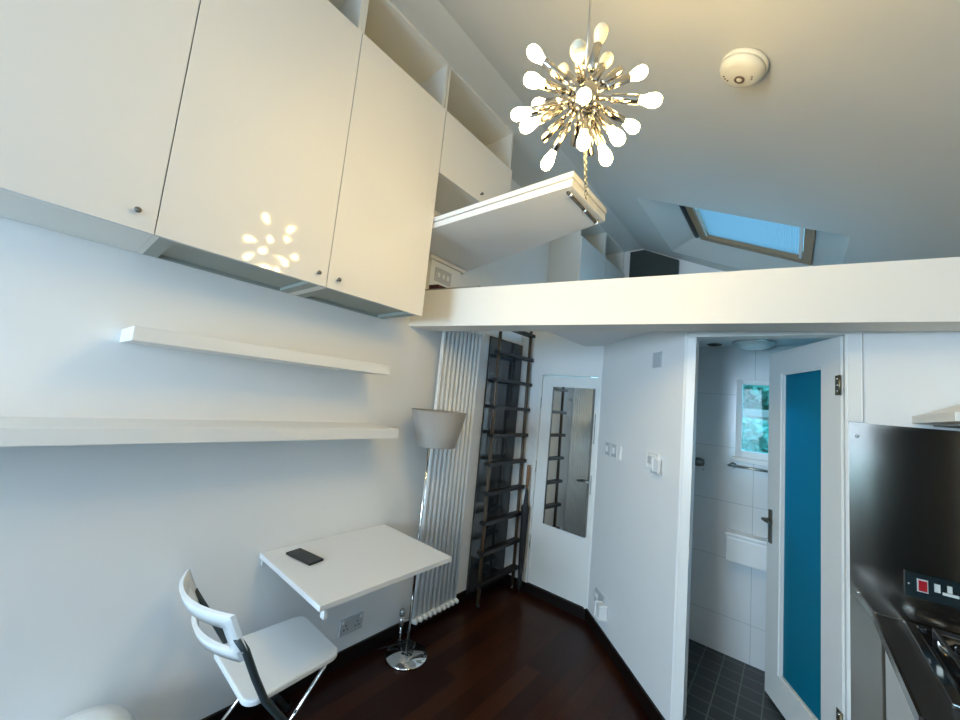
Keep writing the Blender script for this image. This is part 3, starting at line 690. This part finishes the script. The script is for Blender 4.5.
for k in range(3):
    a = k*2.094; tube(b, [(sh[0], LPY, 1.44), (sh[0]+(.166)*math.cos(a), LPY+(.166)*math.sin(a), 1.48)], .002, 8)
obj('shade_carrier', b, 'satin', fl)
b = NB(); pts = [Vector((LPX+.012, LPY, .035))]
for k in range(1, 40): a = k*.55; rr = .035+.02*math.sin(k*.9); pts.append(Vector((LPX-.02+rr*math.cos(a), LPY+.02+rr*math.sin(a)*.8, .03+.03*abs(math.sin(k*.7)))))
pts += [Vector((LPX-.1, LPY+.0, .022)), Vector((.04, LPY-.1, .01))]
tube(b, pts, .003, 8); obj('cord', b, 'blackmatte', fl, 'black flex coiled on the base')

# ------------------------------------------------------------------ sockets and switches
def plate(bm, o, u, n, w, h, d, bev=.002): obox(bm, Vector(o)-Vector(u)*w/2-Vector((0, 0, h/2)), u, n, (0, 0, 1), w, d, h, bev)
so_ = thing('wall_socket', 'grey double socket on the wall under the table', 'socket', (.002, 1.40, .17), 'double wall sockets')
b = NB(); plate(b, (.001, 1.40, .213), (0, 1, 0), (1, 0, 0), .148, .088, .010); obj('plate', b, 'greyplate', so_)
for y in (1.362, 1.438):
    for dy, dz in ((-.011, -.008), (.011, -.008), (0, .014)):
        b = NB(); box(b, .0105, .012, y+dy-.0035, y+dy+.0035, .205+dz-.004, .205+dz+.004); obj('pin_hole', b, 'blackmatte', so_)
    b = NB(); box(b, .011, .0145, y-.006+.02*(1 if y > 1.4 else -1), y+.006+.02*(1 if y > 1.4 else -1), .232, .248, .001); obj('rocker', b, 'plastic', so_)
def hp(s, d, z): return PA+HD*s+HN*d+Vector((0, 0, z))
so_ = thing('wall_socket', 'white double socket with plug on the angled hall wall near the floor', 'socket', hp(.25, 0, .24), 'double wall sockets')
b = NB(); plate(b, hp(.22, .001, .26), HD, HN, .15, .09, .010); obj('plate', b, 'greyplate', so_)
for s_, z_ in ((.18, .268), (.20, .238)):
    b = NB(); plate(b, hp(s_, .0115, z_), HD, HN, .022, .024, .006); obj('rocker', b, 'plastic', so_)
b = NB(); plate(b, hp(.30, .0115, .225), HD, HN, .065, .085, .045, .008); obj('plug', b, 'plastic', so_, 'white plug-in adaptor')
sw = thing('light_switch', 'pair of grey switch plates on the hall wall next to the entry door', 'switch', hp(.25, 0, 1.28))
for s in (.20, .305):
    b = NB(); plate(b, hp(s, .001, 1.325), HD, HN, .07, .088, .009); pl_ = obj('plate', b, 'greyplate', sw)
    b = NB(); plate(b, hp(s, .0105, 1.325), HD, HN, .02, .04, .005); obj('rocker', b, 'plastic', pl_)
b = NB(); plate(b, hp(.375, .001, 1.32), HD, HN, .05, .088, .010, .003); obj('dimmer', b, 'plastic', sw)
it = thing('intercom', 'cream control box on the hall wall beside the bathroom doorway', 'intercom', hp(.82, 0, 1.27))
b = NB(); plate(b, hp(.80, .001, 1.335), HD, HN, .11, .085, .014, .004); obj('body', b, 'trim', it)
b = NB(); plate(b, hp(.85, .0155, 1.318), HD, HN, .055, .07, .010, .004); obj('cover', b, 'plastic', it)
b = NB(); plate(b, hp(.772, .0155, 1.34), HD, HN, .03, .045, .004, .001); obj('button', b, 'greyplate', it)
b = NB(); plate(b, hp(.84, .001, 1.276), HD, HN, .075, .012, .02, .003); obj('lower_lip', b, 'greyplate', it)
b = NB(); plate(b, hp(.785, .001, 1.945), HD, HN, .078, .092, .008); 
vp = obj('blank_plate', b, 'greyplate', None, 'small grey square plate high on the angled hall wall', 'wall plate')

# ------------------------------------------------------------------ kitchen corner
t = thing('splashback', 'tall stainless steel splashback behind the cooker', 'splashback', kp(2.48, 0, .1))
b = NB(); kbox(b, 2.179, XR-.002, .12, 1.657, .001, .006); obj('sheet', b, 'steel', t)
for z in (.96, 1.60):
    b = NB(); lathe(b, [(0, .003), (.006, .002), (.007, 0)], kp(2.205, .006, z), KN, 14); obj('screw', b, 'chrome', t)
cs = thing('cooker_switch', 'dark steel cooker switch plate with a red rocker on the splashback', 'switch', kp(2.44, 0, 1.02))
b = NB(); kbox(b, 2.333, 2.535, 1.005, 1.095, .0085, .014, .002); obj('plate', b, mat('dark_steel_plate', (.045, .075, .085), .25, .7, noise=.05), cs)
b = NB(); kbox(b, 2.364, 2.392, 1.03, 1.076, .014, .017, .001); obj('rocker_frame', b, 'icon', cs)
b = NB(); kbox(b, 2.367, 2.389, 1.034, 1.072, .017, .021, .001); obj('red_rocker', b, 'red', cs, 'red switch rocker')
b = NB(); kbox(b, 2.408, 2.422, 1.043, 1.072, .014, .018, .001); obj('rocker', b, 'icon', cs)
b = NB(); kbox(b, 2.440, 2.452, 1.05, 1.075, .014, .016); kbox(b, 2.428, 2.468, 1.038, 1.048, .014, .016); obj('socket_shutter', b, 'icon', cs)
for x, z in ((2.343, 1.05), (2.525, 1.05)):
    b = NB(); lathe(b, [(0, .002), (.003, .0015), (.0035, 0)], kp(x, .014, z), KN, 12); obj('screw', b, 'chrome', cs)
# base unit, worktop, hob
KX0 = 2.253
ky = lambda x, d: kw(x)-d
bu = thing('base_unit', 'white kitchen base unit under the cooker hob', 'kitchen unit', (2.5, 2.0, 0))
b = NB(); box(b, KX0+.022, KX0+.04, 1.62, kw(KX0)-.03, .10, .868); box(b, KX0+.04, XR-.004, 1.62, 1.638, .10, .868); box(b, KX0+.04, XR-.004, 1.64, 2.25, .10, .118); obj('carcass', b, 'plastic', bu)
b = NB(); box(b, KX0+.045, XR-.005, 1.597, 1.617, .14, .85, .002); obj('door', b, 'gloss', bu)
b = NB(); box(b, KX0+.06, XR-.01, 1.66, 2.2, .001, .10); obj('plinth', b, 'blackmatte', bu)
b = NB(); tube(b, [(2.35, 1.595, .78), (2.35, 1.57, .78), (2.65, 1.57, .78), (2.65, 1.595, .78)], .006, 10); obj('handle', b, 'satin', bu)
wt = thing('worktop', 'narrow black worktop with steel edge left of the hob', 'worktop', (2.5, 1.95, .87))
b = NB(); prism(b, [(KX0, 1.585, .87), (XR-.003, 1.585, .87), (XR-.003, kw(XR)-.008, .87), (KX0, kw(KX0)-.008, .87)], (0, 0, .026)); obj('slab', b, 'blackmatte', wt)
b = NB(); prism(b, [(KX0-.008, 1.58, .868), (KX0, 1.58, .868), (KX0, kw(KX0)-.008, .868), (KX0-.008, kw(KX0)-.008, .868)], (0, 0, .032))
prism(b, [(KX0, kw(KX0)-.018, .8965), (2.33, kw(2.33)-.018, .8965), (2.33, kw(2.33)-.008, .8965), (KX0, kw(KX0)-.008, .8965)], (0, 0, .007))
obj('edge_trim', b, 'steel', wt, 'bright steel edging')
hb = thing('hob', 'black cooker hob with stainless rim at the right edge', 'hob', (2.56, 1.98, .897))
b = NB(); h0, h1, g0, g1 = 2.325, XR-.02, 1.70, 2.285
for q in ((h0, h0+.030, g0, g1), (h1-.03, h1, g0, g1), (h0+.03, h1-.03, g0, g0+.03), (h0+.03, h1-.03, g1-.03, g1)): box(b, *q, .8965, .912, .004)
obj('rim', b, 'chrome', hb)
b = NB(); box(b, h0+.03, h1-.03, g0+.03, g1-.03, .8965, .902); obj('glass_top', b, 'black', hb)
for x, y, r in ((2.475, 2.145, .085), (2.475, 1.86, .07), (2.66, 2.145, .06)):
    b = NB(); lathe(b, [(r*.75, .004), (r, .012), (r*1.05, .010), (r*1.05, 0)], (x, y, .902), (0, 0, 1), 36); bn = obj('burner', b, 'chrome', hb, 'round chrome burner ring')
    b = NB(); lathe(b, [(0, .016), (r*.55, .016), (r*.62, .010), (r*.62, 0)], (x, y, .902), (0, 0, 1), 30); obj('burner_cap', b, 'black', bn)
for x in (2.475, 2.66):
    b = NB()
    for y in (1.80, 2.0, 2.2): box(b, x-.09, x+.09, y-.005, y+.005, .93, .94, .002)
    for dx in (-.09, .08): box(b, x+dx, x+dx+.01, 1.79, 2.21, .93, .94, .002)
    for dx in (-.085, .085):
        for y in (1.795, 2.205): box(b, x+dx-.005, x+dx+.005, y-.005, y+.005, .902, .93)
    obj('pan_support', b, 'blackmatte', hb)
# extractor hood
ho = thing('extractor_hood', 'pale pyramid extractor hood over the cooker', 'extractor hood', (2.58, 2.1, 1.68))
x0, x1, y0, y1 = 2.362, XR-.004, 1.77, 2.29
b = NB(); box(b, x0, x1, y0, y1, 1.672, 1.702, .003); obj('rim', b, 'carcass', ho)
b = NB()
lo = [b.verts.new(p) for p in ((x0+.01, y0+.01, 1.703), (x1, y0+.01, 1.703), (x1, y1, 1.703), (x0+.01, y1, 1.703))]
hi = [b.verts.new(p) for p in ((2.56, 2.06, 1.80), (x1-.02, 2.06, 1.80), (x1-.02, y1, 1.80), (2.56, y1, 1.80))]
for i in range(4): b.faces.new([lo[i], lo[(i+1) % 4], hi[(i+1) % 4], hi[i]])
b.faces.new(lo[::-1]); b.faces.new(hi); bmesh.ops.recalc_face_normals(b, faces=b.faces[:])
obj('canopy', b, 'carcass', ho)
b = NB(); box(b, 2.57, x1-.03, 2.13, y1, 1.80, 2.04); obj('chimney', b, 'carcass', ho)
b = NB(); box(b, x0+.05, x1-.02, y0+.04, y1-.03, 1.666, 1.672); obj('filter', b, 'knob', ho)
b = NB(); box(b, 2.385, 2.40, y0-.008, y0-.0005, 1.672, 1.715, .002); obj('slider', b, 'blackmatte', ho)
# tall black unit added out of view, to darken the splashback reflection
tf = thing('reflected_dark_unit', 'tall black unit added out of view for the splashback reflection', 'kitchen unit', (2.6, .95, 0))
b = NB(); box(b, 2.475, XR-.004, .42, 1.42, .001, 2.0, .004); obj('body', b, 'reflected_black', tf)
b = NB(); box(b, 2.453, 2.473, .43, 1.41, .06, 1.98, .003); dd = obj('door', b, 'reflected_black', tf)
b = NB(); tube(b, [(2.452, 1.36, .8), (2.43, 1.36, .8), (2.43, 1.36, 1.4), (2.452, 1.36, 1.4)], .008, 10); obj('handle', b, 'satin', dd)

# ------------------------------------------------------------------ light
wd = bpy.data.worlds.new('World'); S.world = wd; wd.use_nodes = True; nt = wd.node_tree
bg = nt.nodes['Background']; bg.inputs['Strength'].default_value = 2.1
tc = nt.nodes.new('ShaderNodeTexCoord'); sp = nt.nodes.new('ShaderNodeSeparateXYZ'); rp = nt.nodes.new('ShaderNodeValToRGB')
rp.color_ramp.elements[0].position = .45; rp.color_ramp.elements[0].color = (.25, .42, .50, 1)
rp.color_ramp.elements[1].position = .75; rp.color_ramp.elements[1].color = (.32, .60, .92, 1)
mr = nt.nodes.new('ShaderNodeMapRange'); mr.inputs['From Min'].default_value = -1
nt.links.new(tc.outputs['Generated'], sp.inputs[0]); nt.links.new(sp.outputs['Z'], mr.inputs[0]); nt.links.new(mr.outputs[0], rp.inputs[0]); nt.links.new(rp.outputs[0], bg.inputs['Color'])
def area(name, loc, direction, sx, sy, power, color, spread=180):
    l = bpy.data.lights.new(name, 'AREA'); l.shape = 'RECTANGLE'; l.size = sx; l.size_y = sy; l.energy = power; l.color = color
    o = bpy.data.objects.new(name, l); COL.objects.link(o); o.location = loc
    l.spread = R(spread); o.rotation_euler = Vector(direction).to_track_quat('-Z', 'Y').to_euler(); return o
area('window_daylight', ((WX0+WX1)/2, YR+.02, (WZ0+WZ1)/2), (-.05, 1, -.35), WX1-WX0, WZ1-WZ0, 150, (.60, .77, 1.0))  # daylight lamp just inside the added, unseen rear window
sky_ = area('skylight_daylight', Vector(((FX0+FX1)/2, FY0+.19, cz((FX0+FX1)/2)+RZ))+sn*.06, -sn+Vector((0, .15, 0)), .82, .22, 7, (.34, .60, 1.0), 95)
sky_.matrix_world = Matrix.LocRotScale(sky_.location, Matrix((su, sn.cross(su), sn)).transposed().to_quaternion(), (1, 1, 1))
area('bathroom_daylight', ((BX0+BX1)/2, YBW+.62, 2.06), (-.05, -1, -.75), .7, .12, 16, (.2, .58, 1.0))

# ------------------------------------------------------------------ camera (measured from the photograph)
yaw, pitch, roll, fpx = -.7040, .1049, -.0974, 371.09
fw = Vector((math.sin(yaw)*math.cos(pitch), math.cos(yaw)*math.cos(pitch), math.sin(pitch))); rt = Vector((math.cos(yaw), -math.sin(yaw), 0)); up = rt.cross(fw)
r2 = rt*math.cos(roll)-up*math.sin(roll); u2 = up*math.cos(roll)+rt*math.sin(roll)
cam = bpy.data.cameras.new('Camera'); co = bpy.data.objects.new('Camera', cam); COL.objects.link(co)
cam.sensor_width = 36; cam.sensor_fit = 'HORIZONTAL'; cam.lens = fpx/960*36; cam.clip_start = .02
co.matrix_world = Matrix(((r2.x, u2.x, -fw.x, 1.9889), (r2.y, u2.y, -fw.y, 0), (r2.z, u2.z, -fw.z, 1.6), (0, 0, 0, 1)))
S.camera = co
S.view_settings.view_transform = 'Standard'; S.view_settings.look = 'None'; S.view_settings.gamma = 1; S.view_settings.use_curve_mapping = False
S.view_settings.exposure = 0.24
